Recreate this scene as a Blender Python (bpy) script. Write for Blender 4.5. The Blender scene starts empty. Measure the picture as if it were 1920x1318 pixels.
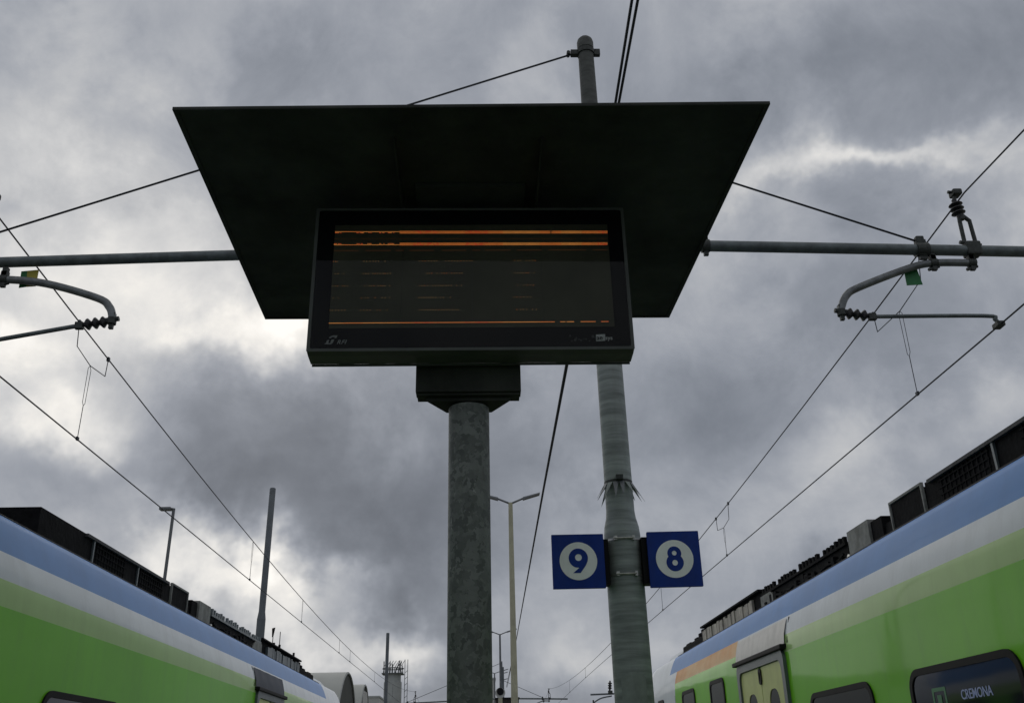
import bpy, bmesh, math, random
from mathutils import Vector, Matrix
from mathutils.geometry import tessellate_polygon
random.seed(7)
sc = bpy.context.scene
COL = sc.collection
R = math.radians

# ------------------------------------------------------------------ camera
F, CX, CY = 1750.0, 960.0, 659.0          # focal length and centre in photograph pixels
YAW, PITCH, ROLL = R(2.193), R(24.091), R(1.347)
_f = Vector((math.sin(YAW)*math.cos(PITCH), math.cos(YAW)*math.cos(PITCH), math.sin(PITCH)))
_r = Vector((math.cos(YAW), -math.sin(YAW), 0)); _u = _r.cross(_f)
CR = _r*math.cos(ROLL) - _u*math.sin(ROLL)
CU = _r*math.sin(ROLL) + _u*math.cos(ROLL)
CF = _f
EYE = Vector((0, 0, 1.6))
cd = bpy.data.cameras.new('camera'); cam = bpy.data.objects.new('camera', cd); COL.objects.link(cam)
cd.sensor_width = 36; cd.lens = F/1920*36; cd.clip_start = 0.05; cd.clip_end = 5000
cam.matrix_world = Matrix(((CR.x, CU.x, -CF.x, EYE.x), (CR.y, CU.y, -CF.y, EYE.y), (CR.z, CU.z, -CF.z, EYE.z), (0, 0, 0, 1)))
sc.camera = cam
def ray(px, py): return CR*((px-CX)/F) + CU*((CY-py)/F) + CF
def atY(px, py, Y):
    d = ray(px, py); return EYE + d*(Y/d.y)
def atX(px, py, X):
    d = ray(px, py); return EYE + d*(X/d.x)

# ------------------------------------------------------------------ sky, sun, exposure
SUN_AZ, SUN_EL = R(-14), R(27)
world = bpy.data.worlds.new("World"); sc.world = world; world.use_nodes = True
nt = world.node_tree; nt.nodes.clear()
def N(t, **k):
    n = nt.nodes.new(t)
    for a, b in k.items(): setattr(n, a, b)
    return n
def L(a, b): nt.links.new(a, b)
def M1(op, a, b=None, c=None):
    n = N('ShaderNodeMath', operation=op)
    for i, v in enumerate((a, b, c)):
        if v is None: continue
        if isinstance(v, (int, float)): n.inputs[i].default_value = v
        else: L(v, n.inputs[i])
    return n.outputs[0]
tc = N('ShaderNodeTexCoord')
nrm = N('ShaderNodeVectorMath', operation='NORMALIZE'); L(tc.outputs['Generated'], nrm.inputs[0])
sep = N('ShaderNodeSeparateXYZ'); L(nrm.outputs[0], sep.inputs[0])
az = M1('ARCTAN2', sep.outputs[0], sep.outputs[1])
el = M1('ARCSINE', sep.outputs[2])
# cloud deck seen in perspective: project the direction on a flat layer
zz = M1('ADD', M1('MAXIMUM', sep.outputs[2], 0.0), 0.22)
cmb = N('ShaderNodeCombineXYZ'); L(M1('DIVIDE', sep.outputs[0], zz), cmb.inputs[0]); L(M1('DIVIDE', sep.outputs[1], zz), cmb.inputs[1])
def noise(vec, scale, detail, rough, dist=0.0, off=0.0):
    n = N('ShaderNodeTexNoise'); n.inputs['Scale'].default_value = scale; n.inputs['Detail'].default_value = detail
    n.inputs['Roughness'].default_value = rough; n.inputs['Distortion'].default_value = dist
    if off:
        a = N('ShaderNodeVectorMath', operation='ADD'); L(vec, a.inputs[0]); a.inputs[1].default_value = (off, off*.7, off*1.3); vec = a.outputs[0]
    L(vec, n.inputs['Vector']); return n
w1 = noise(nrm.outputs[0], 5.0, 5, .58)
w2 = noise(nrm.outputs[0], 17.0, 4, .6)
ae = N('ShaderNodeCombineXYZ'); L(az, ae.inputs[0]); L(el, ae.inputs[1])
def warp(vec, col, amp):
    s = N('ShaderNodeVectorMath', operation='SUBTRACT'); L(col, s.inputs[0]); s.inputs[1].default_value = (.5, .5, .5)
    m = N('ShaderNodeVectorMath', operation='MULTIPLY'); L(s.outputs[0], m.inputs[0]); m.inputs[1].default_value = (amp, amp, 0)
    a = N('ShaderNodeVectorMath', operation='ADD'); L(vec, a.inputs[0]); L(m.outputs[0], a.inputs[1]); return a.outputs[0]
wv = warp(warp(ae.outputs[0], w1.outputs['Color'], .20), w2.outputs['Color'], .05)
def azel(px, py):
    d = ray(px, py).normalized(); return math.atan2(d.x, d.y), math.asin(d.z)
# broad lights and darks of the cloud deck, in stops
CLOUDS = [(200,360,170,190,.42),(60,80,200,120,.0),(330,560,240,90,.55),(545,625,90,60,1.0),(390,660,100,45,.5),(30,640,120,50,.75),
 (75,770,110,45,.8),(130,880,180,60,-.35),(470,810,170,80,-.42),(700,970,180,115,-1.15),(430,930,80,50,-.6),(640,1075,120,45,-.6),
 (395,1050,120,50,1.1),(320,980,60,45,.7),(525,1080,70,45,1.25),(500,1170,60,45,.8),(645,1140,80,30,.6),(600,1235,90,40,.65),
 (750,1150,100,42,-.6),(790,1238,75,36,1.15),(660,1200,50,25,.3),(470,70,260,90,-.3),(1500,120,240,95,-.65),(1840,150,130,130,-.25),
 (1260,90,70,110,.15),(1650,308,160,24,.85),(1480,322,90,34,.45),(1870,270,90,80,.45),(1700,600,260,120,-.3),(1290,790,170,110,-.7),
 (1000,840,100,110,-.3),(1590,850,110,45,.38),(1880,780,110,70,.45),(1350,1030,150,60,-.15),(1120,1200,70,40,.35),(1010,1285,220,50,-.4),
 (1450,520,120,60,.0),(1880,480,70,90,.2),(760,740,100,50,.1),(90,980,80,50,.2),(230,900,60,35,.15)]
acc = None
for px, py, sx, sy, s in CLOUDS:
    if s == 0: continue
    a0, e0 = azel(px, py); a1, _ = azel(px+sx, py); _, e1 = azel(px, py-sy)
    mp = N('ShaderNodeMapping', vector_type='TEXTURE'); mp.inputs['Location'].default_value = (a0, e0, 0)
    mp.inputs['Scale'].default_value = (abs(a1-a0), abs(e1-e0), 1); L(wv, mp.inputs['Vector'])
    dt = N('ShaderNodeVectorMath', operation='DOT_PRODUCT'); L(mp.outputs[0], dt.inputs[0]); L(mp.outputs[0], dt.inputs[1])
    g = M1('POWER', math.exp(-.6), dt.outputs['Value'])
    acc = M1('MULTIPLY_ADD', g, s*(1.25 if s > 0 else .95), acc if acc is not None else 0.0)
n1 = noise(cmb.outputs[0], 1.1, 9, .56, .25, 3.1)
n2 = noise(nrm.outputs[0], 7.5, 10, .66, .35, 1.7)
zen = M1('MULTIPLY', M1('POWER', M1('MAXIMUM', sep.outputs[2], 0.0), 6.0), 1.0)   # overcast skies brighten towards the zenith
tex = M1('ADD', M1('MULTIPLY', M1('SUBTRACT', n1.outputs['Fac'], .5), 1.1), M1('MULTIPLY', M1('SUBTRACT', n2.outputs['Fac'], .5), 1.2))
n3 = noise(nrm.outputs[0], 4.6, 10, .56, .0, 5.3)
edge = N('ShaderNodeMapRange', interpolation_type='SMOOTHSTEP'); L(n3.outputs['Fac'], edge.inputs[0])
edge.inputs[1].default_value = .44; edge.inputs[2].default_value = .57; edge.inputs[3].default_value = -.15; edge.inputs[4].default_value = .19
bil = edge.outputs[0]
stops = M1('ADD', M1('ADD', M1('ADD', acc, tex), bil), zen)
lum = M1('MULTIPLY', M1('POWER', 2.0, stops), .355)
lum = M1('MINIMUM', lum, 1.0)
tint = N('ShaderNodeValToRGB'); L(lum, tint.inputs[0])
e = tint.color_ramp.elements
e[0].position = .12; e[0].color = (.87, .975, 1.17, 1)
e[1].position = .85; e[1].color = (1.03, 1.0, .95, 1)
x = e.new(.32); x.color = (.92, .985, 1.12, 1)
x = e.new(.52); x.color = (.985, 1.0, 1.03, 1)
mul = N('ShaderNodeVectorMath', operation='SCALE'); L(tint.outputs[0], mul.inputs[0]); L(M1('MULTIPLY', lum, 10.0), mul.inputs['Scale'])
sky = N('ShaderNodeTexSky', sky_type='NISHITA'); sky.sun_disc = False; sky.sun_elevation = SUN_EL; sky.sun_rotation = SUN_AZ
mix = N('ShaderNodeMix', data_type='RGBA'); mix.inputs['Factor'].default_value = .985
L(sky.outputs[0], mix.inputs['A']); L(mul.outputs[0], mix.inputs['B'])
bg = N('ShaderNodeBackground'); bg.inputs['Strength'].default_value = .1; L(mix.outputs['Result'], bg.inputs['Color'])
wo = N('ShaderNodeOutputWorld'); L(bg.outputs[0], wo.inputs[0])

sl = bpy.data.lights.new('sun', 'SUN'); sl.energy = .5; sl.angle = R(60); sl.color = (1, .965, .9)
so = bpy.data.objects.new('sun', sl); COL.objects.link(so)
sd = Vector((math.sin(SUN_AZ)*math.cos(SUN_EL), math.cos(SUN_AZ)*math.cos(SUN_EL), math.sin(SUN_EL)))
so.rotation_euler = sd.to_track_quat('Z', 'Y').to_euler()
vs = sc.view_settings; vs.view_transform = 'Standard'; vs.look = 'None'; vs.exposure = 0; vs.gamma = 1; vs.use_curve_mapping = False

# ------------------------------------------------------------------ helpers
class MB:
    """collects boxes, tubes and plates for ONE mesh"""
    def __init__(s): s.v = []; s.f = []; s.m = []; s.smooth = []
    def add(s, vs_, fs, mi=0, sm=False):
        o = len(s.v); s.v += [Vector(p) for p in vs_]
        for f in fs: s.f.append([i+o for i in f]); s.m.append(mi); s.smooth.append(sm)
    def box(s, x0, x1, y0, y1, z0, z1, mi=0, bev=0.0):
        if bev > 0:
            bm = bmesh.new(); bmesh.ops.create_cube(bm, size=1)
            for v in bm.verts: v.co = Vector(((x0+x1)/2+v.co.x*(x1-x0), (y0+y1)/2+v.co.y*(y1-y0), (z0+z1)/2+v.co.z*(z1-z0)))
            bmesh.ops.bevel(bm, geom=list(bm.edges), offset=bev, segments=2, affect='EDGES', profile=.6)
            bm.verts.ensure_lookup_table(); bm.verts.index_update()
            s.add([v.co for v in bm.verts], [[v.index for v in f.verts] for f in bm.faces], mi); bm.free(); return s
        s.add([(x, y, z) for x in (x0, x1) for y in (y0, y1) for z in (z0, z1)],
              [(0,1,3,2),(4,6,7,5),(0,4,5,1),(2,3,7,6),(0,2,6,4),(1,5,7,3)], mi); return s
    def tube(s, pts, r, seg=10, mi=0, cap=True, sm=True):
        pts = [Vector(p) for p in pts]
        rs = r if isinstance(r, (list, tuple)) else [r]*len(pts)
        vs_ = []; prev = None
        for i, p in enumerate(pts):
            if i == 0: t = pts[1]-p
            elif i == len(pts)-1: t = p-pts[i-1]
            else: t = (pts[i+1]-p).normalized()+(p-pts[i-1]).normalized()
            if t.length < 1e-9: t = pts[min(i+1, len(pts)-1)]-pts[max(i-1, 0)]
            t.normalize()
            if prev is None:
                a = Vector((0, 0, 1)) if abs(t.z) < .9 else Vector((1, 0, 0)); n = (a-t*a.dot(t)).normalized()
            else: n = (prev-t*prev.dot(t)).normalized()
            prev = n; b = t.cross(n)
            for k in range(seg):
                a = 2*math.pi*k/seg; vs_.append(p+(n*math.cos(a)+b*math.sin(a))*rs[i])
        fs = []
        for i in range(len(pts)-1):
            for k in range(seg):
                k2 = (k+1) % seg; fs.append((i*seg+k, i*seg+k2, (i+1)*seg+k2, (i+1)*seg+k))
        s.add(vs_, fs, mi, sm)
        if cap:
            n = len(pts); s.add([vs_[k] for k in range(seg)], [tuple(reversed(range(seg)))], mi)
            s.add([vs_[(n-1)*seg+k] for k in range(seg)], [tuple(range(seg))], mi)
        return s
    def plate(s, outline, holes, frame, t, mi=0):
        """flat shape with holes; frame = (origin, xdir, ydir); t = thickness towards the normal"""
        o, X, Y = [Vector(q) for q in frame]; n = X.cross(Y).normalized()
        loops = [outline]+list(holes)
        ls = [[Vector((a, b, 0)) for a, b in l] for l in loops]
        tri = tessellate_polygon(ls); flat = [p for l in ls for p in l]
        front = [o+X*p.x+Y*p.y+n*t for p in flat]; back = [o+X*p.x+Y*p.y for p in flat]
        fs = []
        for a, b, c in tri:
            nn = (flat[b]-flat[a]).cross(flat[c]-flat[a])
            fs.append((a, b, c) if nn.z > 0 else (a, c, b))
        s.add(front, fs, mi); s.add(back, [tuple(reversed(f)) for f in fs], mi)
        if t > 0:
            k = 0
            for l in ls:
                m = len(l)
                for i in range(m):
                    j = (i+1) % m; s.add([back[k+i], back[k+j], front[k+j], front[k+i]], [(0, 1, 2, 3)], mi)
                k += m
        return s
    def lathe(s, p0, p1, prof, seg=14, mi=0):
        """prof = (fraction along the axis, radius)"""
        p0 = Vector(p0); p1 = Vector(p1)
        return s.tube([p0.lerp(p1, a+1e-4*i) for i, (a, _) in enumerate(prof)], [b for _, b in prof], seg, mi, sm=False)
    def build(s, name, mat, parent=None, kind=None, label=None):
        me = bpy.data.meshes.new(name); o = bpy.data.objects.new(name, me)
        root = parent
        while root is not None and root.parent is not None: root = root.parent
        off = root.location if root is not None else Vector((0, 0, 0))
        me.from_pydata([tuple(v-off) for v in s.v], [], s.f)
        for m in (mat if isinstance(mat, (list, tuple)) else [mat]): me.materials.append(m)
        me.polygons.foreach_set('material_index', s.m); me.polygons.foreach_set('use_smooth', s.smooth)
        me.update(); me.validate()
        bm = bmesh.new(); bm.from_mesh(me); bmesh.ops.remove_doubles(bm, verts=bm.verts, dist=1e-6)
        if not all(True for _ in ()) or True: bmesh.ops.recalc_face_normals(bm, faces=bm.faces)
        for ed in bm.edges:
            if len(ed.link_faces) == 2 and ed.calc_face_angle(0) > R(40): ed.smooth = False
        bm.to_mesh(me); bm.free()
        COL.objects.link(o)
        if parent is not None: o.parent = parent
        if kind: o['kind'] = kind
        if label: o['label'] = label
        return o
def thing(name, loc, label, cat, group=None):
    o = bpy.data.objects.new(name, None); COL.objects.link(o); o.location = loc; o.empty_display_size = .2
    o['label'] = label; o['category'] = cat
    if group: o['group'] = group
    return o
def tag(o, label, cat, group=None):
    o['label'] = label; o['category'] = cat
    if group: o['group'] = group
    return o
def circle(cx, cy, r, n=40, a0=0.0, a1=2*math.pi):
    full = abs(a1-a0-2*math.pi) < 1e-6
    return [(cx+r*math.cos(a0+(a1-a0)*i/(n if full else n-1)), cy+r*math.sin(a0+(a1-a0)*i/(n if full else n-1))) for i in range(n)]
def rrect(x0, x1, y0, y1, r, n=7):
    out = []
    for cx, cy, a in ((x1-r, y1-r, 0), (x0+r, y1-r, 90), (x0+r, y0+r, 180), (x1-r, y0+r, 270)):
        out += [(cx+r*math.cos(R(a+90*i/(n-1))), cy+r*math.sin(R(a+90*i/(n-1)))) for i in range(n)]
    return out
def text(name, body, mat, parent, origin, xd, yd, size, thick=.0008, shear=0.0, bold=0.0, align='LEFT', label=None, space=1.0):
    cu = bpy.data.curves.new(name, 'FONT'); cu.body = body; cu.size = size; cu.extrude = thick; cu.shear = shear; cu.offset = bold
    cu.align_x = align; cu.resolution_u = 4; cu.space_character = space
    tmp = bpy.data.objects.new(name, cu); COL.objects.link(tmp)
    dg = bpy.context.evaluated_depsgraph_get(); me = bpy.data.meshes.new_from_object(tmp.evaluated_get(dg))
    bpy.data.objects.remove(tmp, do_unlink=True)
    root = parent
    while root.parent is not None: root = root.parent
    o = Vector(origin)-root.location; X = Vector(xd); Y = Vector(yd); n = X.cross(Y)
    for v in me.vertices: c = v.co.copy(); v.co = o+X*c.x+Y*c.y+n*(c.z+thick)
    me.materials.clear(); me.materials.append(mat)
    ob = bpy.data.objects.new(name, me); COL.objects.link(ob); ob.parent = parent
    if label: ob['label'] = label
    return ob

# ------------------------------------------------------------------ materials
def mat(name, col, rough=.6, metal=0.0, var=.12, scale=6.0, bump=0.0, bscale=30.0, coat=0.0, stretch=(1, 1, 1), spec=.4, kind='noise', col2=None, detail=6, wav=0.0, dirt=0.0, scuff=0.0):
    m = bpy.data.materials.new(name); m.use_nodes = True; t = m.node_tree; b = t.nodes['Principled BSDF']
    b.inputs['Roughness'].default_value = rough; b.inputs['Metallic'].default_value = metal
    b.inputs['Specular IOR Level'].default_value = spec
    b.inputs['Coat Weight'].default_value = coat; b.inputs['Coat Roughness'].default_value = .06
    geo = t.nodes.new('ShaderNodeNewGeometry'); mp = t.nodes.new('ShaderNodeMapping'); mp.inputs['Scale'].default_value = stretch
    t.links.new(geo.outputs['Position'], mp.inputs['Vector'])
    if kind == 'noise':
        n = t.nodes.new('ShaderNodeTexNoise'); n.inputs['Scale'].default_value = scale; n.inputs['Detail'].default_value = detail; n.inputs['Roughness'].default_value = .6
        fac = n.outputs['Fac']
    else:
        n = t.nodes.new('ShaderNodeTexVoronoi'); n.inputs['Scale'].default_value = scale
        sp = t.nodes.new('ShaderNodeSeparateColor'); t.links.new(n.outputs['Color'], sp.inputs[0]); fac = sp.outputs[0]
        dn = t.nodes.new('ShaderNodeTexNoise'); dn.inputs['Scale'].default_value = scale*.9; dn.inputs['Detail'].default_value = 3
        ad = t.nodes.new('ShaderNodeVectorMath'); ad.operation = 'MULTIPLY_ADD'; ad.inputs[1].default_value = (.09, .09, .09)
        t.links.new(mp.outputs[0], dn.inputs['Vector']); t.links.new(dn.outputs['Color'], ad.inputs[0]); t.links.new(mp.outputs[0], ad.inputs[2])
        t.links.new(ad.outputs[0], n.inputs['Vector'])
    if kind == 'noise': t.links.new(mp.outputs[0], n.inputs['Vector'])
    cr = t.nodes.new('ShaderNodeValToRGB'); t.links.new(fac, cr.inputs[0])
    c1 = col2 if col2 else tuple(max(0, c*(1-var)) for c in col); c2 = tuple(min(1, c*(1+var)) for c in col)
    lo, hi = (.3, .7) if kind == 'noise' else (.05, .95)
    cr.color_ramp.elements[0].position = lo; cr.color_ramp.elements[0].color = (*c1, 1)
    cr.color_ramp.elements[1].position = hi; cr.color_ramp.elements[1].color = (*c2, 1)
    out = cr.outputs[0]
    if dirt > 0:      # thin vertical rain streaks and blotches of grime
        mp2 = t.nodes.new('ShaderNodeMapping'); mp2.inputs['Scale'].default_value = (1, 1, .12); t.links.new(geo.outputs['Position'], mp2.inputs['Vector'])
        d = t.nodes.new('ShaderNodeTexNoise'); d.inputs['Scale'].default_value = 7; d.inputs['Detail'].default_value = 8; d.inputs['Roughness'].default_value = .7
        t.links.new(mp2.outputs[0], d.inputs['Vector'])
        r2 = t.nodes.new('ShaderNodeMapRange'); r2.inputs[1].default_value = .48; r2.inputs[2].default_value = .78; r2.inputs[4].default_value = dirt
        t.links.new(d.outputs['Fac'], r2.inputs[0])
        mx = t.nodes.new('ShaderNodeMix'); mx.data_type = 'RGBA'; mx.inputs['B'].default_value = (.09, .085, .07, 1)
        t.links.new(r2.outputs[0], mx.inputs['Factor']); t.links.new(out, mx.inputs['A']); out = mx.outputs['Result']
    if scuff > 0:     # pale scrapes and glue remains
        d = t.nodes.new('ShaderNodeTexNoise'); d.inputs['Scale'].default_value = 5.5; d.inputs['Detail'].default_value = 9; d.inputs['Roughness'].default_value = .75; d.inputs['Distortion'].default_value = 1.2
        t.links.new(geo.outputs['Position'], d.inputs['Vector'])
        r2 = t.nodes.new('ShaderNodeMapRange'); r2.inputs[1].default_value = .635; r2.inputs[2].default_value = .68; r2.inputs[4].default_value = scuff
        t.links.new(d.outputs['Fac'], r2.inputs[0])
        mx = t.nodes.new('ShaderNodeMix'); mx.data_type = 'RGBA'; mx.inputs['B'].default_value = (.48, .48, .46, 1)
        t.links.new(r2.outputs[0], mx.inputs['Factor']); t.links.new(out, mx.inputs['A']); out = mx.outputs['Result']
    t.links.new(out, b.inputs['Base Color'])
    nb = None
    if bump > 0:
        n2 = t.nodes.new('ShaderNodeTexNoise'); n2.inputs['Scale'].default_value = bscale; n2.inputs['Detail'].default_value = 6
        t.links.new(mp.outputs[0], n2.inputs['Vector'])
        nb = t.nodes.new('ShaderNodeBump'); nb.inputs['Strength'].default_value = bump; nb.inputs['Distance'].default_value = .01
        t.links.new(n2.outputs['Fac'], nb.inputs['Height']); t.links.new(nb.outputs[0], b.inputs['Normal'])
        t.links.new(nb.outputs[0], b.inputs['Coat Normal'])
    if wav > 0:       # panels are never quite flat
        n3 = t.nodes.new('ShaderNodeTexNoise'); n3.inputs['Scale'].default_value = 1.1; n3.inputs['Detail'].default_value = 2
        t.links.new(geo.outputs['Position'], n3.inputs['Vector'])
        b3 = t.nodes.new('ShaderNodeBump'); b3.inputs['Strength'].default_value = wav; b3.inputs['Distance'].default_value = .05
        t.links.new(n3.outputs['Fac'], b3.inputs['Height'])
        if nb: t.links.new(nb.outputs[0], b3.inputs['Normal'])
        t.links.new(b3.outputs[0], b.inputs['Normal']); t.links.new(b3.outputs[0], b.inputs['Coat Normal'])
    return m
def emit(name, col, s):
    m = bpy.data.materials.new(name); m.use_nodes = True; b = m.node_tree.nodes['Principled BSDF']
    b.inputs['Base Color'].default_value = (.02, .01, .005, 1); b.inputs['Emission Color'].default_value = (*col, 1); b.inputs['Emission Strength'].default_value = s
    return m
def thin_glass(name, tint=(1, 1, 1), rough=.02, refl=1.0):
    m = bpy.data.materials.new(name); m.use_nodes = True; t = m.node_tree; t.nodes.clear()
    o = t.nodes.new('ShaderNodeOutputMaterial'); tr = t.nodes.new('ShaderNodeBsdfTransparent'); tr.inputs[0].default_value = (*tint, 1)
    gl = t.nodes.new('ShaderNodeBsdfGlossy'); gl.inputs['Roughness'].default_value = rough; gl.inputs['Color'].default_value = (refl, refl, refl, 1)
    fr = t.nodes.new('ShaderNodeFresnel'); fr.inputs['IOR'].default_value = 1.5
    mx = t.nodes.new('ShaderNodeMixShader'); t.links.new(fr.outputs[0], mx.inputs[0]); t.links.new(tr.outputs[0], mx.inputs[1]); t.links.new(gl.outputs[0], mx.inputs[2])
    t.links.new(mx.outputs[0], o.inputs[0]); return m

m_green = mat('train_green', (.18, .57, .012), .5, var=.08, scale=1.3, coat=.30, spec=.12, wav=.14, dirt=.12)
m_lgreen = mat('train_light_green', (.42, .63, .24), .5, var=.06, scale=2, coat=.30, spec=.12, wav=.14, dirt=.12)
m_white = mat('train_white', (.68, .72, .77), .5, var=.06, scale=2, coat=.15, spec=.12, wav=.12, dirt=.16)
m_blue = mat('train_blue', (.10, .25, .56), .5, var=.08, scale=2, coat=.08, spec=.12, wav=.1, dirt=.09)
m_orange_refl = mat('train_orange_reflection', (.58, .23, .05), .6, var=.2, scale=2.2, coat=.1, spec=.2, dirt=.12, col2=(.80, .55, .28), stretch=(1, .6, 1))  # warm reflection on the right train's side, painted in as band colour
m_cream = mat('train_cream_panel', (.80, .76, .73), .6, var=.08, scale=9, bump=.3, bscale=8, spec=.2, dirt=.25)
m_dgrey = mat('train_grey_panel', (.05, .06, .085), .6, var=.15, scale=6, spec=.2, dirt=.15)
m_roof = mat('train_roof', (.06, .06, .062), .75, var=.4, scale=12, bump=.4)
m_rblack = mat('roof_equipment_black', (.009, .009, .010), .85, var=.5, scale=14, bump=.5, spec=.1)
m_rgrey = mat('roof_equipment_grey', (.24, .24, .225), .7, var=.35, scale=9, bump=.4, dirt=.6, spec=.2)
m_rbeige = mat('roof_corrugated_beige', (.50, .45, .38), .8, var=.3, scale=9, bump=.6, dirt=.5)
m_rubber = mat('rubber_black', (.008, .008, .009), .6, var=.2, spec=.15)
m_winglass = mat('train_window_glass', (.006, .008, .014), .06, var=.1, scale=1, spec=.35, coat=.15, wav=.1)
m_doory = mat('door_yellow_green', (.60, .65, .26), .5, var=.06, coat=.1, spec=.2, dirt=.2)
m_doorframe = mat('door_frame_grey', (.13, .15, .16), .45, metal=.3, var=.15, dirt=.2)
m_galv = mat('galvanised_steel', (.135, .143, .136), .6, metal=.15, var=.25, scale=34, kind='vor', bump=.2, bscale=60, col2=(.078, .085, .081), dirt=.55, scuff=.6)
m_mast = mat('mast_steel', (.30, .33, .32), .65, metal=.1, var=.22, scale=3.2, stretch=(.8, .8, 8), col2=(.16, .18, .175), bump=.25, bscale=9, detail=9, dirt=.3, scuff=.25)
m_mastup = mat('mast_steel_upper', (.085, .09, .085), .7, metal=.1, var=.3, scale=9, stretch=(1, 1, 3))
m_pipe = mat('pipe_steel', (.13, .15, .155), .5, metal=.35, var=.3, scale=12, bump=.2)
m_arm = mat('curved_arm_steel', (.16, .17, .175), .4, metal=.5, var=.3, scale=14)
m_fit = mat('fittings_dark', (.05, .055, .052), .6, metal=.3, var=.4, scale=40)
m_wire = mat('wire_dark', (.035, .04, .05), .6, metal=.4, var=.2)
m_ins = mat('insulator_black', (.02, .02, .022), .35, var=.3)
m_case = mat('display_case_paint', (.062, .068, .062), .5, var=.18, scale=7, bump=.12, dirt=.25)
m_canopy = mat('canopy_underside_paint', (.038, .040, .036), .8, spec=.2, var=.5, scale=2.5, bump=.15, dirt=.25)
m_border = mat('glass_black_border', (.004, .005, .006), .6, var=.2, spec=.1)
m_panel = mat('led_panel', (.085, .083, .056), .8, spec=.2, var=.2, scale=3)
m_glass = thin_glass('display_glass', (.93, .95, .94), .03, .26)
m_logo = mat('logo_grey', (.30, .31, .31), .6, var=.25, scale=60)
m_logow = mat('logo_white', (.62, .63, .63), .6, var=.2, scale=80)
m_smudge = mat('scuff_grey', (.045, .05, .05), .7, var=.5, scale=60)
m_signb = mat('sign_blue', (.009, .040, .26), .55, var=.15, scale=9, spec=.2, dirt=.15)
m_signw = mat('sign_white', (.93, .95, .92), .5, var=.04, scale=9, dirt=.13)
m_steel = mat('strap_steel', (.48, .48, .46), .35, metal=.6, var=.3, scale=30)
m_patch = mat('faded_label', (.26, .29, .275), .7, var=.2, scale=14, dirt=.3)
m_gplate = mat('plate_green', (.025, .17, .055), .5, var=.15)
m_yplate = mat('plate_yellow', (.42, .36, .05), .5, var=.15)
m_conc = mat('concrete_cream', (.42, .41, .30), .8, var=.15, scale=4, bump=.3)
m_lamp = mat('lamp_grey', (.14, .15, .16), .5, metal=.2, var=.2)
m_farmast = mat('far_mast_grey', (.115, .13, .145), .6, var=.2, scale=3)
m_led = [emit('led_orange', (1, .27, .055), .78), emit('led_amber', (1, .36, .08), .8), emit('led_red', (1, .14, .04), .8), emit('led_dim', (.8, .24, .05), .10), emit('led_spark', (1, .55, .2), .42)]
m_dest = emit('destination_led', (.45, .60, 1), .12)
m_asphalt = mat('asphalt', (.15, .15, .145), .9, var=.2, scale=20, bump=.3)
m_ballast = mat('ballast', (.24, .22, .20), .95, var=.5, scale=9, bump=1)
m_ground = mat('ground', (.20, .20, .15), .95, var=.3, scale=.3)
m_rail = mat('rail_steel', (.16, .11, .08), .4, metal=.6, var=.2)
m_kerb = mat('platform_kerb', (.35, .34, .32), .85, var=.15, scale=8)
m_yline = mat('yellow_line_paint', (.55, .42, .05), .7, var=.15, scale=12)
m_sleeper = mat('sleeper_concrete', (.25, .24, .22), .9, var=.15)
m_hangar = mat('hangar_membrane', (.40, .41, .38), .6, var=.05, scale=.5)
m_hangdark = mat('hangar_end_wall', (.055, .06, .052), .8, var=.15, scale=.4)
m_silo = mat('silo_concrete', (.36, .375, .365), .85, var=.12, scale=.8)
m_scaf = mat('scaffold_grey', (.09, .10, .10), .6, var=.2)
m_shed = mat('shed_brown', (.035, .030, .026), .7, var=.2)
m_pale = mat('pale_render', (.45, .45, .43), .8, var=.08)

# ------------------------------------------------------------------ the setting
def struct(name, mb, m): return mb.build(name, m, kind='structure')
g = MB(); g.box(-1500, 1500, -300, 2500, -1.6, -1.0); struct('ground', g, m_ground)
g = MB(); g.box(-2.32, 2.32, -60, 140, -.95, 0); pf = struct('platform', g, m_asphalt)
for s in (-1, 1):
    g = MB(); g.box(*sorted((s*2.324, s*2.5)), -60, 140, -.95, .0); g.build('kerb_stone', m_kerb, pf)
    g = MB(); g.box(*sorted((s*1.75, s*1.87)), -60, 140, .002, .006); g.build('safety_line', m_yline, pf)
    c = s*3.98
    g = MB(); g.box(*sorted((s*2.505, s*5.6)), -60, 140, -.995, -.72); tb = struct('track_bed', g, m_ballast)
    for k in (-.7525, .7525):
        r_ = MB(); r_.box(c+k-.035, c+k+.035, -60, 140, -.70, -.55); r_.box(c+k-.075, c+k+.075, -60, 140, -.715, -.702); r_.build('rail', m_rail, tb)
    g = MB()
    for i in range(240): g.box(c-1.25, c+1.25, -56+i*.62, -55.76+i*.62, -.719, -.7165)
    g.build('sleeper', m_sleeper, tb, kind='stuff')

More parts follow.
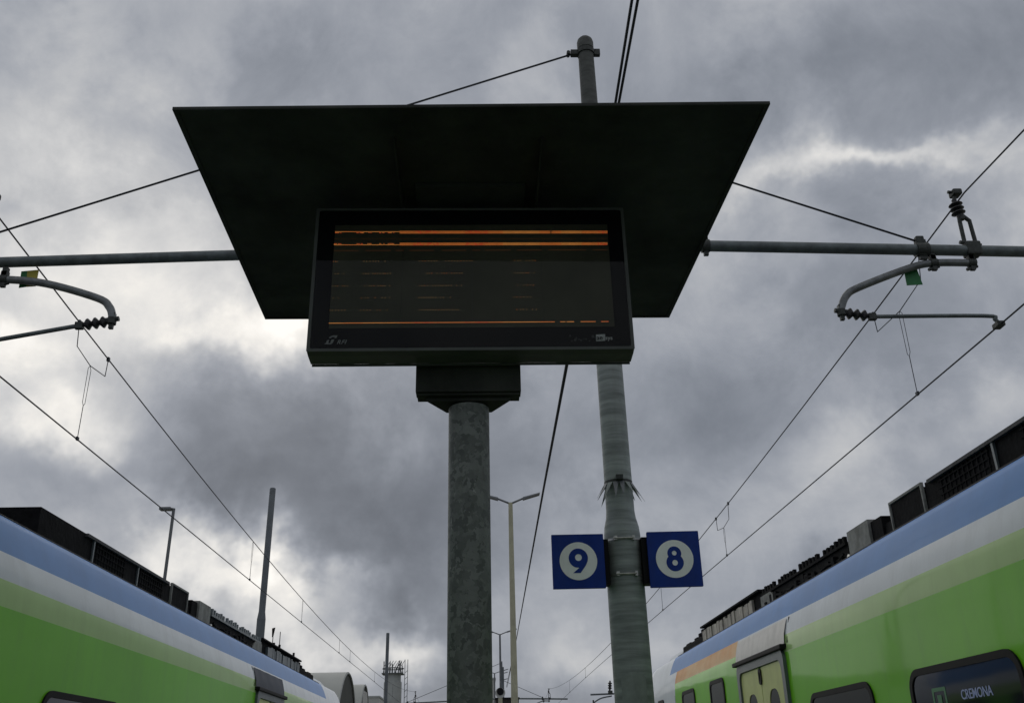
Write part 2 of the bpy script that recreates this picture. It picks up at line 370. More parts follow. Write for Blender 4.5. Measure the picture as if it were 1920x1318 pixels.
# ------------------------------------------------------------------ trains
def cat(pts, n=4):
    out = []
    for i in range(len(pts)-1):
        p0 = pts[max(i-1, 0)]; p1 = pts[i]; p2 = pts[i+1]; p3 = pts[min(i+2, len(pts)-1)]
        for k in range(n):
            t = k/n; out.append(tuple(.5*((2*b)+(-a+c_)*t+(2*a-5*b+4*c_-d)*t*t+(-a+3*b-3*c_+d)*t**3) for a, b, c_, d in zip(p0, p1, p2, p3)))
    out.append(pts[-1]); return out
def train(side, off, label):
    cx = side*3.98
    T = thing('train', (cx, off, -.55), label, 'train', 'green, white and blue trains on both sides of the platform')
    ins = -side        # direction of the platform side
    def W(u, y, dz): return (cx+ins*u, y+off, 1.6+dz)      # u = outward from the train's centre line
    low = [(1.22, -2.0), (1.36, -1.8), (1.40, -1.5), (1.40, .0), (1.40, .86)]
    band = [(1.40, .86), (1.389, 1.0), (1.345, 1.155), (1.238, 1.387)]
    sect = [(p, 0) for p in low[:-1]]
    cb = cat([low[-1]]+band[1:]+[(1.10, 1.44)], 4)[:-4]
    for i, p in enumerate(cb): sect.append((p, 1 if i < 4 else 2 if i < 8 else 3))
    top = [(1.10, 1.435), (.7, 1.48), (0, 1.50)]
    sect += [(p, 4) for p in top]
    half = [p for p, _ in sect]; bandid = [b for _, b in sect]     # band between point i and i+1
    full = half+[(-a, b) for a, b in reversed(half[:-1])]
    fb = bandid[:-1]; fb = fb+list(reversed(fb))
    ys = [-26, -14, -6, 0, 4, 8.12, 9.9, 11.9, 13.2, 13.75, 14.6, 15.3]
    st = [(y, 1, 1.5) for y in ys]+[(15.7, .99, 1.47), (15.95, .975, 1.36), (16.2, .95, 1.05), (16.5, .92, .55), (16.8, .88, -.1), (16.95, .84, -.8), (17.0, .78, -1.5), (16.9, .7, -1.9)]
    b = MB(); n = len(full)
    for y, sx, zt in st:
        for u, z in full: b.v.append(Vector(W(u*sx, y, -2+(z+2)*(zt+2)/3.5)))
    for i in range(len(st)-1):
        ym = (st[i][0]+st[i+1][0])/2
        for j in range(n-1):
            k = fb[j]
            m = k
            if ym > 13.7: m = 4 if k == 4 and ym < 14.8 else 2
            elif ym > 13.2: m = 2 if k < 3 else k
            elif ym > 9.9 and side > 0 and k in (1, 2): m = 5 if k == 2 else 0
            b.f.append([i*n+j, i*n+j+1, (i+1)*n+j+1, (i+1)*n+j]); b.m.append(m); b.smooth.append(True)
    b.f.append(list(range(n))); b.m.append(4); b.smooth.append(False)
    b.f.append([(len(st)-1)*n+i for i in range(n)]); b.m.append(2); b.smooth.append(False)
    b.build('body', [m_green, m_lgreen, m_white, m_blue, m_roof, m_orange_refl], T)
    fx = ins                                       # the side faces the platform
    def frame(u): return (Vector((cx+ins*u, off, 1.6)), Vector((0, -1.0 if ins < 0 else 1.0, 0)), Vector((0, 0, 1)))
    def yv(y): return -y if ins < 0 else y
    def rr(y0, y1, z0, z1, r): a, c_ = sorted((yv(y0), yv(y1))); return rrect(a, c_, z0, z1, r)
    def window(y0, y1, z0, z1, r=.13, fw=.038, name='window'):
        f = MB(); f.plate(rr(y0, y1, z0, z1, r), [rr(y0+fw, y1-fw, z0+fw, z1-fw, r*.7)], frame(1.4005), .012)
        wf = f.build(name, m_rubber, T)
        p = MB(); p.plate(rr(y0+fw, y1-fw, z0+fw, z1-fw, r*.7), [], frame(1.4005), .005); p.build('pane', m_winglass, wf)
        return wf
    for k in (-3, -2, -1, 0, 1, 2):
        y0 = 4.62-1.86*(1-k) if False else 4.60+1.86*(k-1)
        w = window(y0, y0+1.28, -.50, .49)
        if k == 1 and side > 0:
            text('destination_text', 'CREMONA', m_dest, w, W(1.4065, 5.26, .29), (0, -1, 0), (0, 0, 1), .070, bold=.0005, space=.98)
            q = MB(); q.plate(rr(5.43, 5.60, .20, .37, .01), [rr(5.45, 5.58, .22, .35, .01)], frame(1.4062), .001)
            q.box(*sorted((W(1.407, 0, 0)[0], W(1.4085, 0, 0)[0])), off+5.49, off+5.54, 1.6+.24, 1.6+.33)
            q.build('window_sticker', mat('sticker_green', (.10, .26, .14), .6), w)
    window(10.45, 11.12, -.1, .855, .09, .04); window(11.95, 12.72, -.1, .86, .09, .04)
    cw = window(14.05, 14.5, .15, .86, .05, .05, 'cab_window')
    # door
    y0, y1 = 8.22, 9.79
    f = MB(); f.plate(rr(y0, y1, -1.3, .90, .10), [rr(y0+.085, y1-.085, -1.25, .815, .09)], frame(1.4003), .03)
    dr = f.build('door_frame', m_doorframe, T)
    f = MB(); f.box(*sorted((cx+ins*1.39, cx+ins*1.455)), off+y0-.04, off+y1+.05, 1.6+.885, 1.6+.925, bev=.008); f.build('door_lintel', m_rubber, T)
    ym = (y0+y1)/2
    for a, c_ in ((y0+.09, ym-.006), (ym+.006, y1-.09)):
        f = MB(); f.plate(rr(a, c_, -1.24, .81, .05), [rr(a+.19, c_-.19, -.55, .60, .12)], frame(1.4003), .012); d = f.build('door_leaf', m_doory, T)
        f = MB(); f.plate(rr(a+.19, c_-.19, -.55, .60, .12), [], frame(1.4003), .006); f.build('pane', m_winglass, d)
    f = MB(); f.plate(rr(ym-.04, ym+.04, .66, .80, .035), [rr(ym-.018, ym+.018, .69, .77, .015)], frame(1.413), .012); f.build('door_button', m_rubber, T)
    # panel above the door, laid on the curved band
    f = MB(); ny = 14
    pr_ = [(1.401, .928), (1.392, 1.0), (1.372, 1.07), (1.352, 1.137)]
    for i in range(ny+1):
        y = y0-.03+(y1-y0+.10)*i/ny; wob = .006*math.sin(i*2.3)
        for k, (u, z) in enumerate(pr_): f.v.append(Vector(W(u+.008+(.003*math.sin(i*1.7+k)), y, z+(wob if k == 0 else 0))))
    for i in range(ny):
        for k in range(3): f.f.append([i*4+k, i*4+k+1, i*4+k+5, i*4+k+4]); f.m.append(0); f.smooth.append(True)
    f.build('door_header_panel', m_cream if side > 0 else m_dgrey, T, label='cream panel above the door' if side > 0 else 'dark grey panel above the door')
    # panel joints on the side
    for y in (13.22,):
        f = MB(); f.box(*sorted((cx+ins*1.3995, cx+ins*1.4015)), off+y-.008, off+y+.008, 1.6-1.4, 1.6+.85); f.build('panel_joint', m_rubber if False else m_doorframe, T)
    for y, z0_, z1_ in ((8.13, .93, 1.14),):
        q = MB(); q.add([W(1.403, y, z0_), W(1.403, y+.018, z0_), W(1.356, y+.018, z1_), W(1.356, y, z1_), W(1.38, y, z0_), W(1.38, y+.018, z0_), W(1.33, y+.018, z1_), W(1.33, y, z1_)],
            [(0,1,2,3), (7,6,5,4)]+[(i, (i+1) % 4, 4+(i+1) % 4, 4+i) for i in range(4)]); q.build('panel_joint', m_rubber, T)
    # gutter between body and roof kit
    f = MB(); f.tube([W(1.228, -26, 1.395), W(1.228, 13.6, 1.395)], .006, 6); f.build('gutter', m_rubber, T)
    # roof equipment (u0..u1 across, y along, dz up)
    def rb(name, m, y0_, y1_, z0, z1, u=1.03, depth=.9, bev=.0, parent=None):
        q = MB(); q.box(*sorted((cx+ins*u, cx+ins*(u-depth))), off+y0_, off+y1_, 1.6+z0, 1.6+z1, bev=bev); return q.build(name, m, parent or T)
    # shroud with sloping near end, posts and mesh
    q = MB()
    def prism(q, prof, y0_, y1_, mi=0):      # prof in (u,z)
        m_ = len(prof); q.add([W(u, y0_, z) for u, z in prof]+[W(u, y1_, z) for u, z in prof],
            [tuple(range(m_)), tuple(reversed(range(m_, 2*m_)))]+[(i, (i+1) % m_, m_+(i+1) % m_, m_+i) for i in range(m_)], mi)
    prism(q, [(1.02, 1.40), (1.01, 1.688), (-1.01, 1.688), (-1.02, 1.40)], 3.13, 5.98)
    sh = q.build('roof_shroud', m_rblack, T)
    for yy in (4.05, 5.05):
        q = MB(); q.box(*sorted((cx+ins*1.012, cx+ins*1.028)), off+yy, off+yy+.022, 1.6+1.47, 1.6+1.675); q.build('shroud_post', m_doorframe, sh)
    q = MB(); q.box(*sorted((cx+ins*1.012, cx+ins*1.035)), off+3.9, off+5.9, 1.6+1.664, 1.6+1.686); q.build('shroud_rail', m_roof, sh)
    for y_a in (4.1, 5.1):
        q = MB()
        for i in range(11): q.box(*sorted((cx+ins*1.008, cx+ins*1.020)), off+y_a+.04+i*.06, off+y_a+.050+i*.06, 1.6+1.48, 1.6+1.67)
        for i in range(4): q.box(*sorted((cx+ins*1.009, cx+ins*1.021)), off+y_a+.03, off+y_a+.68, 1.6+1.50+i*.045, 1.6+1.508+i*.045)
        q.build('mesh_grille', m_rblack, sh, kind='stuff')
    # open framed box
    bxo = rb('framed_box', m_rblack, 6.04, 6.52, 1.40, 1.68, 1.02)
    q = MB()
    for yy in (6.0, 6.525): q.box(*sorted((cx+ins*1.01, cx+ins*1.03)), off+yy, off+yy+.018, 1.6+1.40, 1.6+1.70)
    q.box(*sorted((cx+ins*1.0, cx+ins*1.03)), off+6.02, off+6.523, 1.6+1.684, 1.6+1.70); q.build('box_rim', m_rgrey, bxo)
    q = MB(); prism(q, [(1.0, 1.4), (.98, 1.60), (0, 1.66), (-.9, 1.6), (-.9, 1.4)], 6.56, 6.76); q.build('cable_hood', m_rblack, T)
    rb('cable_tray', m_rblack, 6.77, 6.972, 1.40, 1.665, 1.0, 1.9)
    q = MB(); q.add([W(1.02, 6.98, 1.47), W(1.02, 6.98, 1.69), W(1.02, 7.42, 1.69), W(1.02, 7.42, 1.45), W(1.02, 7.30, 1.38), W(1.02, 7.12, 1.45)]+
        [W(.2, 6.98, 1.47), W(.2, 6.98, 1.69), W(.2, 7.42, 1.69), W(.2, 7.42, 1.45), W(.2, 7.30, 1.38), W(.2, 7.12, 1.45)],
        [(0,1,2,3,4,5), (11,10,9,8,7,6)]+[(i, (i+1) % 6, 6+(i+1) % 6, 6+i) for i in range(6)])
    gb = q.build('grey_roof_box', m_rgrey, T)
    q = MB(); q.tube([W(1.0, 7.36, 1.47), W(1.06, 7.36, 1.47)], .035, 12); q.build('pipe_end', m_steel, gb)
    # walkway with upright teeth
    wk = rb('roof_walkway', m_rblack, 7.46, 9.95, 1.40, 1.60, 1.01)
    q = MB(); q.box(*sorted((cx+ins*.96, cx+ins*1.03)), off+7.46, off+9.95, 1.6+1.603, 1.6+1.625)
    for i in range(26):
        yy = 7.5+i*.096
        if i % 7 == 6: continue
        h = .045+.02*random.random(); q.box(*sorted((cx+ins*.99, cx+ins*1.02)), off+yy, off+yy+.035+.02*random.random(), 1.6+1.626, 1.6+1.626+h)
    q.build('comb_strip', m_doorframe if side < 0 else m_rblack, wk, kind='stuff')
    q = MB()
    for i in range(14):
        yy = 7.55+i*.17; q.box(*sorted((cx+ins*1.012, cx+ins*(1.03+.02*random.random()))), off+yy, off+yy+.05+.06*random.random(), 1.6+1.42+.06*random.random(), 1.6+1.5+.08*random.random())
    q.build('small_fittings', m_rblack, wk, kind='stuff')
    q = MB(); q.add([W(1.035, 9.25, 1.41), W(1.035, 9.62, 1.60), W(1.035, 9.98, 1.60), W(1.035, 9.98, 1.41), W(1.013, 9.25, 1.41), W(1.013, 9.62, 1.60), W(1.013, 9.98, 1.60), W(1.013, 9.98, 1.41)],
        [(0,1,2,3), (7,6,5,4)]+[(i, (i+1) % 4, 4+(i+1) % 4, 4+i) for i in range(4)]); q.build('slanted_panel', m_rgrey, wk)
    for k, (zz_, ya, yb) in enumerate(((1.47, 6.8, 9.9), (1.52, 7.5, 9.4), (1.44, 9.9, 12.9))):
        q = MB(); q.tube([W(1.03+.012*math.sin(i*1.9+k), ya+(yb-ya)*i/14, zz_+.014*math.sin(i*2.7+k)) for i in range(15)], .011, 6); q.build('roof_cable', m_rblack, T)
    # corrugated fairing
    cf = rb('fairing_box', m_rblack, 10.0, 12.85, 1.40, 1.665, 1.0)
    q = MB(); y = 10.35
    while y < 12.8:
        w_ = .07+.05*random.random(); q.box(*sorted((cx+ins*1.003, cx+ins*(1.02+.02*random.random()))), off+y, off+y+w_, 1.6+1.41+.03*random.random(), 1.6+1.64-.03*random.random()); y += w_+.006
    q.build('corrugated_panel', m_rbeige if side > 0 else m_doorframe, cf, kind='stuff')
    q = MB(); q.box(*sorted((cx+ins*.97, cx+ins*1.05)), off+10.0, off+12.87, 1.6+1.668, 1.6+1.688)
    for i in range(20): q.box(*sorted((cx+ins*.99, cx+ins*1.01)), off+10.1+i*.14, off+10.13+i*.14, 1.6+1.689, 1.6+1.705)
    q.build('fairing_rail', m_rblack, cf, kind='stuff')
    eq = rb('low_roof_unit', m_rblack, 12.9, 14.25, 1.40, 1.585, 1.02, bev=.02)
    q = MB()
    for yy, h, w_ in ((12.95, .09, .10), (13.12, .06, .12), (13.32, .03, .2), (13.8, .02, .3)): q.box(*sorted((cx+ins*.8, cx+ins*1.0)), off+yy, off+yy+w_, 1.6+1.586, 1.6+1.586+h, bev=.008)
    q.build('roof_fittings', m_rblack, eq, kind='stuff')
    # white nose fairing on the roof
    q = MB(); prism(q, [(1.05, 1.42), (1.0, 1.55), (.8, 1.58), (-.8, 1.58), (-1.0, 1.55), (-1.05, 1.42)], 14.3, 15.2)
    q.add([W(1.0, 15.2, 1.55), W(1.05, 15.2, 1.42), W(1.1, 15.9, 1.36), W(-1.1, 15.9, 1.36), W(-1.05, 15.2, 1.42), W(-1.0, 15.2, 1.55), W(.8, 15.2, 1.58), W(-.8, 15.2, 1.58)],
          [(0,1,2), (3,4,5), (0,2,3,5,7,6)]); q.build('nose_fairing', m_white, T)
    q = MB(); q.tube([W(1.045, 14.3, 1.435), W(1.09, 15.2, 1.43), W(1.235, 15.93, 1.2), W(1.30, 16.2, .85)], .012, 6); q.build('nose_seam', m_rubber, T)
    if side < 0:
        q = MB(); q.tube([W(.9, 11.75, 1.62), W(.9, 11.75, 2.0)], .006, 6); q.build('whip_antenna', m_rblack, T)
        q = MB(); q.tube([W(.9, 11.25, 1.62), W(.9, 11.25, 1.86)], .006, 6); q.add([W(.9, 11.23, 1.98), W(.9, 11.37, 2.01), W(.9, 11.27, 1.86), W(.88, 11.23, 1.98), W(.88, 11.37, 2.01), W(.88, 11.27, 1.86)], [(0,1,2), (5,4,3), (0,3,4,1), (1,4,5,2), (2,5,3,0)])
        q.build('horn_antenna', m_rblack, T)
        q = MB()
        for yy, h in ((10.95, .07), (11.1, .10), (11.35, .08), (11.5, .12), (11.62, .07), (12.65, .13)): q.tube([W(.95, yy, 1.6), W(.95, yy+.02, 1.66+h)], .018, 6)
        q.build('small_insulator_posts', m_rblack, T, kind='stuff')
    return T
train(1, 0.0, 'green, white and blue train on the right with painted orange reflection and lit destination window')
train(-1, 3.15, 'green, white and blue train on the left below the yellow and green plate')

# ------------------------------------------------------------------ departure board
BX, BY = -.048, 4.10
D = thing('departure_board', (-.055, 4.42, 0), 'large dark electronic departure board under a flat canopy on a galvanised pole', 'departure board')
q = MB(); q.tube([(-.055, 4.42, 0), (-.055, 4.42, 1.6+1.66)], .102, 40); pole = q.build('pole', m_galv, D)
q = MB(); q.tube([(-.055, 4.42, 1.6+1.95), (-.055, 4.42, 1.6+2.71)], .075, 24); q.build('upper_post', m_canopy, D)
# bracket box under the display
q = MB(); q.box(-.475, .435, 4.305, 4.62, 1.6+1.70, 1.6+1.93, bev=.006) if False else None
x0, x1 = atY(780, 700, 4.29).x, atY(976, 700, 4.29).x
q = MB(); q.box(x0, x1, 4.285, 4.37, 1.6+1.704, 1.6+1.85, bev=.003); bb = q.build('bracket_box', m_canopy, D)
q = MB(); q.box(x0+.006, x1-.006, 4.300, 4.392, 1.6+1.692, 1.6+1.7025); q.build('bracket_flange', m_canopy, bb)
q = MB(); q.add([(x0+.05, 4.33, 1.6+1.69), (x1-.05, 4.33, 1.6+1.69), (.06, 4.50, 1.6+1.69), (-.17, 4.50, 1.6+1.69), (x0+.05, 4.33, 1.6+1.672), (x1-.05, 4.33, 1.6+1.672), (.06, 4.50, 1.6+1.672), (-.17, 4.50, 1.6+1.672)],
      [(0,1,2,3), (7,6,5,4)]+[(i, (i+1) % 4, 4+(i+1) % 4, 4+i) for i in range(4)]); q.build('bracket_gusset', m_canopy, bb)
# case
xl, xr, zb, zt = -.828, .752, 1.6+1.841, 1.6+2.645
q = MB()
prof = [(4.105, zt), (4.105, zb+.03), (4.118, zb+.006), (4.15, zb), (4.235, zb-.006), (4.262, zb+.004), (4.275, zb+.012), (4.275, zt)]
def ends(x, inset): return [(x, y, z+(inset if z < zb+.04 else 0)) for y, z in prof]
m_ = len(prof)
q.add(ends(xl, .0)+ends(xr, .0), [tuple(range(m_)), tuple(reversed(range(m_, 2*m_)))]+[(i, m_+i, m_+(i+1) % m_, (i+1) % m_) for i in range(m_) if not (i == 0)])
case = q.build('display_case', m_case, D)
# raised rim round the glass
gx0, gx1, gz0, gz1 = xl+.016, xr-.016, zb+.016, zt-.014
FB = (Vector((0, 4.105, 0)), Vector((1, 0, 0)), Vector((0, 0, 1)))
q = MB(); q.plate(rrect(xl, xr, zb+.001, zt, .004, 2), [rrect(gx0, gx1, gz0, gz1, .01, 4)], FB, .0075); q.build('bezel', m_case, case)
def FBo(y): return (Vector((0, y, 0)), Vector((1, 0, 0)), Vector((0, 0, 1)))
sx0, sx1, sz0, sz1 = atY(617, 614, 4.115).x, atY(1152, 614, 4.115).x, atY(880, 616, 4.115).z, atY(880, 424, 4.115).z
q = MB(); q.plate([(gx0, gz0), (gx1, gz0), (gx1, gz1), (gx0, gz1)], [[(sx0, sz0), (sx1, sz0), (sx1, sz1), (sx0, sz1)]], FBo(4.1045), .0015); q.build('black_border', m_border, case)
# LED panel recessed modules: four modules side by side with fine joints
for i in range(4):
    a = sx0+(sx1-sx0)*i/4+.0008; b_ = sx0+(sx1-sx0)*(i+1)/4-.0008
    q = MB(); q.plate([(a, sz0), (b_, sz0), (b_, sz1), (a, sz1)], [], FBo(4.1048), .001); q.build('led_module', m_panel, case)
q = MB(); q.plate(rrect(gx0, gx1, gz0, gz1, .01, 4), [], FBo(4.0985), .0015); q.f = [f for f in q.f if max(q.v[i].y for i in f) < 4.0975]; q.m = q.m[:len(q.f)]; q.smooth = q.smooth[:len(q.f)]; q.build('glass_pane', m_glass, case)
ledY = 4.1035
def dots(name, spec, size=.0030):
    """spec: list of (px, py, material)"""
    qq = MB()
    for px, py, mi in spec:
        p = atY(px, py, ledY); h = size/2*(1 if mi != 4 else 1.15)
        qq.add([(p.x-h, ledY, p.z-h), (p.x+h, ledY, p.z-h), (p.x+h, ledY, p.z+h), (p.x-h, ledY, p.z+h)], [(0, 1, 2, 3)], mi)
    return qq.build(name, m_led, case, kind='stuff')
rnd = random.Random(3)
PITCH_X = 2.02
def xs(a, b_):
    x_ = a
    while x_ <= b_: yield x_; x_ += PITCH_X
def moire(x_): 
    v = math.sin((x_-600)/52.0)+.6*math.sin(x_/19.0+1)
    return 1 if v > .55 else (2 if v < -.75 and rnd.random() < .5 else 0)
def band(name, yl, yr, thick, broken_until, thin):
    sp = []
    for x_ in xs(625, 1140):
        t = (x_-625)/515; y = yl+(yr-yl)*t
        if x_ < broken_until:
            on = math.sin(x_*.31)+math.sin(x_*.13+1.3)
            sp.append((x_, y-1.0 if thin > 0 else y+1.2, moire(x_)))
            if on > .15 and rnd.random() < .85: sp.append((x_, y+1.0 if thin > 0 else y-.9, 0 if rnd.random() < .6 else 2))
        else:
            if name == 'led_line' and 1032 < x_ < 1035 and thin > 0: continue
            for k in range(thick): sp.append((x_, y+(k-(thick-1)/2)*1.75, moire(x_)))
    return dots(name, sp)
band('led_line', 435.8, 435.4, 3, 750, 1)
band('led_line', 458.2, 457.2, 3, 750, -1)
dots('led_line', [(x_, 448.0-.4*(x_-625)/515, 3) for x_ in xs(625, 1140) if rnd.random() < .8], .0020)
dots('led_line', [(x_, 470.2-1.6*(x_-625)/515, 3) for x_ in xs(625, 1140) if math.sin(x_*.22)+math.sin(x_*.09) > -.9], .0028)
sp = []
for x_ in xs(617, 1148):
    if x_ > 1028 and math.sin(x_*.19)+math.sin(x_*.31+2) < -.35: continue
    sp.append((x_, 606.0-3.2*(x_-617)/531, 1 if (x_ < 640 or moire(x_) == 1) else moire(x_)))
dots('led_line', sp, .0031)
rows = [(490.5, [(624, 636, 3), (682, 726, 8), (786, 896, 20), (964, 1008, 8)]),
        (513.5, [(622, 655, 6), (680, 736, 12), (786, 870, 18), (964, 1006, 8)]),
        (536.5, [(619, 655, 8), (679, 734, 13), (786, 870, 17), (963, 1006, 7)]),
        (558.8, [(618, 640, 4), (677, 735, 9), (785, 848, 14), (963, 1006, 7), (1110, 1112, 1)]),
        (582.0, [(617, 652, 6), (675, 731, 9), (785, 864, 15), (963, 1010, 8), (1118, 1119, 1)])]
for yy, grp in rows:
    sp = []
    for a, b_, n in grp:
        for i in range(n):
            x_ = a+(b_-a)*(i+.3*rnd.random())/max(n, 1)
            
            if rnd.random() < .85: sp.append((x_, yy-2.4*(x_-617)/531, 4 if rnd.random() < .85 else 0))
    dots('led_row', sp, .0021)
# printed marks on the lower border
zp = lambda px, py: atY(px, py, 4.1035)
def mark(name, polys, m, parent=case, y=4.1029, lab=None):
    qq = MB()
    for pl in polys:
        pts = [(atY(a, b_, y).x, atY(a, b_, y).z) for a, b_ in pl]; qq.plate(pts, [], FBo(y), .0006)
    return qq.build(name, m, parent, label=lab)
S6 = lambda l: [(560+a/6, 590+b_/6) for a, b_ in l]
mark('railway_emblem', [S6([(338,264),(356,244),(385,234),(436,234),(424,262),(402,266),(408,252),(380,252),(362,264)]),
    S6([(318,290),(345,282),(332,318),(352,322),(370,282),(402,278),(384,318),(360,334),(290,332),(298,322),(308,318)])], m_logo)
p = zp(631, 645); text('operator_text', 'RFI', m_logo, case, (p.x, 4.1032, p.z), (1, 0, 0), (0, 0, 1), .030, thick=.0004, shear=.35, bold=.0006, space=1.15)
mark('maker_badge', [[(1117.5, 627.5), (1134.5, 626.5), (1134.8, 638.8), (1117.8, 639.8)]], m_logow)
p = zp(1118.3, 637.5); text('maker_text', 'ae', m_border, case, (p.x, 4.1016, p.z), (1, 0, 0), (0, 0, 1), .036, thick=.0003, bold=.0005, space=.95)
p = zp(1135, 637); text('maker_text', 'sys', m_logow, case, (p.x, 4.1032, p.z), (1, 0, 0), (0, 0, 1), .030, thick=.0004, bold=.0002)
sm = []
for i in range(11):
    cx_, cy_ = 1068+i*4.6+rnd.uniform(-2, 2), 636+rnd.uniform(-6, 6); r_ = rnd.uniform(1.2, 3.2)
    sm.append([(cx_+r_*rnd.uniform(.5, 1.3)*math.cos(a), cy_+r_*rnd.uniform(.6, 1.6)*math.sin(a)) for a in [-k*math.pi/3.5 for k in range(7)]])
mark('scratch_marks', sm, m_smudge)
q = MB(); p = zp(1168, 636); q.tube([(p.x, 4.1043, p.z), (p.x, 4.1012, p.z)], .006, 14); q.build('lock_hole', m_rubber, case)
q = MB(); q.box(xl+.01, xr-.01, 4.1205, 4.150, zb-.0035, zb-.001) if False else q.box(xl+.004, xr-.004, 4.243, 4.251, zb-.014, zb-.004); q.build('bottom_lip', m_case, case)
q = MB()
for xx in (-.70, -.55, -.42, -.25, .1, .38, .56): q.box(xx, xx+.08, 4.262, 4.284, zb-.004+.004, zb+.010)
q.build('bottom_clips', m_case, case, kind='stuff')
# canopy: flat tray slightly turned against the display, four corners
cz = 1.6+2.73
cor = [atY(323, 205, 3.42), atY(1444, 193.5, 3.375), atY(1255, 598, 5.57), atY(497, 601, 5.555)]
cor = [Vector((p.x, p.y, cz)) for p in cor]
q = MB(); up = Vector((0, 0, .004)); ctr = sum(cor, Vector())/4
q.add([p+up for p in cor]+[p+Vector((0, 0, .016)) for p in cor], [(0,1,2,3), (7,6,5,4)]+[(i, (i+1) % 4, 4+(i+1) % 4, 4+i) for i in range(4)])
can = q.build('canopy', m_canopy, D)
q = MB()
for i in range(4):
    a, b_ = cor[i], cor[(i+1) % 4]; ia = a+(ctr-a).normalized()*.03; ib = b_+(ctr-b_).normalized()*.03
    q.add([a, b_, ib, ia, a+Vector((0, 0, .003)), b_+Vector((0, 0, .003)), ib+Vector((0, 0, .003)), ia+Vector((0, 0, .003))], [(0,3,2,1), (4,5,6,7), (0,1,5,4), (2,3,7,6), (1,2,6,5), (3,0,4,7)])
q.build('canopy_lip', m_canopy, can)
for xx in (-.40, .30):
    q = MB(); q.add([(xx, 3.62, cz+.002), (xx, 5.2, cz+.002), (xx, 5.2, cz-.05), (xx, 4.30, cz-.085), (xx, 3.62, cz-.012),
                     (xx+.008, 3.62, cz+.002), (xx+.008, 5.2, cz+.002), (xx+.008, 5.2, cz-.05), (xx+.008, 4.30, cz-.085), (xx+.008, 3.62, cz-.012)],
                    [(0,1,2,3,4), (9,8,7,6,5)]+[(i, (i+1) % 5, 5+(i+1) % 5, 5+i) for i in range(5)]); q.build('canopy_bracket', m_canopy, can)
q = MB(); q.box(-.32, .24, 4.0, 4.80, cz-.022, cz+.0015); q.build('canopy_plate', m_canopy, can)

# ------------------------------------------------------------------ overhead line masts
MY = 6.4
def insulator(mb, p0, p1, rc, rs, n, mi=0):
    pr_ = [(0, rc*.9), (.12, rc*.9)]
    for i in range(n):
        a = .15+.70*i/n; w_ = .70/n; pr_ += [(a, rc), (a+w_*.42, rs), (a+w_*.58, rs*.95), (a+w_*.98, rc)]
    pr_ += [(.88, rc*.8), (1, rc*.8)]; mb.lathe(p0, p1, pr_, 14, mi)
def clamp(mb, p, r, w=.03, ax='x', mi=0):
    d = {'x': Vector((w, 0, 0)), 'y': Vector((0, w, 0)), 'z': Vector((0, 0, w))}[ax]
    mb.tube([Vector(p)-d, Vector(p)+d], r, 10, mi); mb.box(p[0]-w*.8, p[0]+w*.8, p[1]-.02, p[1]+.02, p[2]+r*.7, p[2]+r+.03, mi); mb.box(p[0]-w*.6, p[0]+w*.6, p[1]-.015, p[1]+.015, p[2]-r-.03, p[2]-r*.7, mi)
def bez(pts, n=10):  # smooth polyline
    return [Vector(p) for p in cat([tuple(p) for p in pts], n)]

mx0, mx1 = .995, .955
CM = thing('catenary_mast', (mx0, MY, 0), 'tall grey steel mast with spiked collar carrying the number signs and two long horizontal pipes', 'mast', 'overhead line masts along the platform')
def mxz(dz): return mx0+(mx1-mx0)*(dz+1.6)/7.45
q = MB(); zs = [(-1.6, .131), (1.40, .126), (1.46, .125), (1.52, .119), (1.58, .104), (1.63, .0985), (2.6, .096), (3.0, .095)]
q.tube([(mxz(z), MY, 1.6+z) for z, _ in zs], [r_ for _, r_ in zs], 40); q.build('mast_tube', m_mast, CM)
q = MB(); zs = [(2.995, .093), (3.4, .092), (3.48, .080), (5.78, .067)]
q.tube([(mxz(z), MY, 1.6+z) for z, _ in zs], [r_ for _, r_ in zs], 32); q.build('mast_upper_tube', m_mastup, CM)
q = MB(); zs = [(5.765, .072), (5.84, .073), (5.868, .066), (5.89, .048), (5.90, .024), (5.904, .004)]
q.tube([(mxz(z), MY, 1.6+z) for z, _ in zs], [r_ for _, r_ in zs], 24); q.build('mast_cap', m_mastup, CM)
q = MB(); x_ = mxz(5.73); z_ = 1.6+5.73
q.tube([(x_, MY, z_-.022), (x_, MY, z_+.022)], .078, 20); q.box(x_-.135, x_-.07, MY-.025, MY+.025, z_-.03, z_+.022, bev=.006); q.box(x_+.07, x_+.125, MY-.02, MY+.02, z_-.03, z_+.035, bev=.006)
q.tube([(x_-.155, MY-.03, z_-.01), (x_-.155, MY+.03, z_-.01)], .016, 8); q.build('cap_collar', m_fit, CM)
# spiked collar
zc = 1.6+1.83; q = MB(); q.tube([(mxz(1.865), MY, zc-.012), (mxz(1.865), MY, zc+.012)], .1, 32)
q.box(mxz(1.865)-.03, mxz(1.865)+.02, MY-.125, MY-.095, zc+.0, zc+.035, bev=.003); q.build('spike_collar', m_fit, CM)
for i in range(15):
    a = 2*math.pi*(i+.5)/15; d = Vector((math.cos(a), math.sin(a), 0)); tt = Vector((-math.sin(a), math.cos(a), 0)); c0 = Vector((mxz(1.865), MY, zc-.008))+d*.098
    j = 1+.2*math.sin(i*5.1); tip = c0+d*(.070*j)+Vector((0, 0, -.115*j)) + tt*.008*math.sin(i*3.3)
    q = MB(); q.add([c0+tt*.020, c0-tt*.020, tip, c0+tt*.020+d*.004, c0-tt*.020+d*.004, tip+d*.001], [(0,1,2), (5,4,3), (0,3,4,1), (1,4,5,2), (2,5,3,0)]); q.build('spike', m_lamp if i % 3 else m_patch, CM)
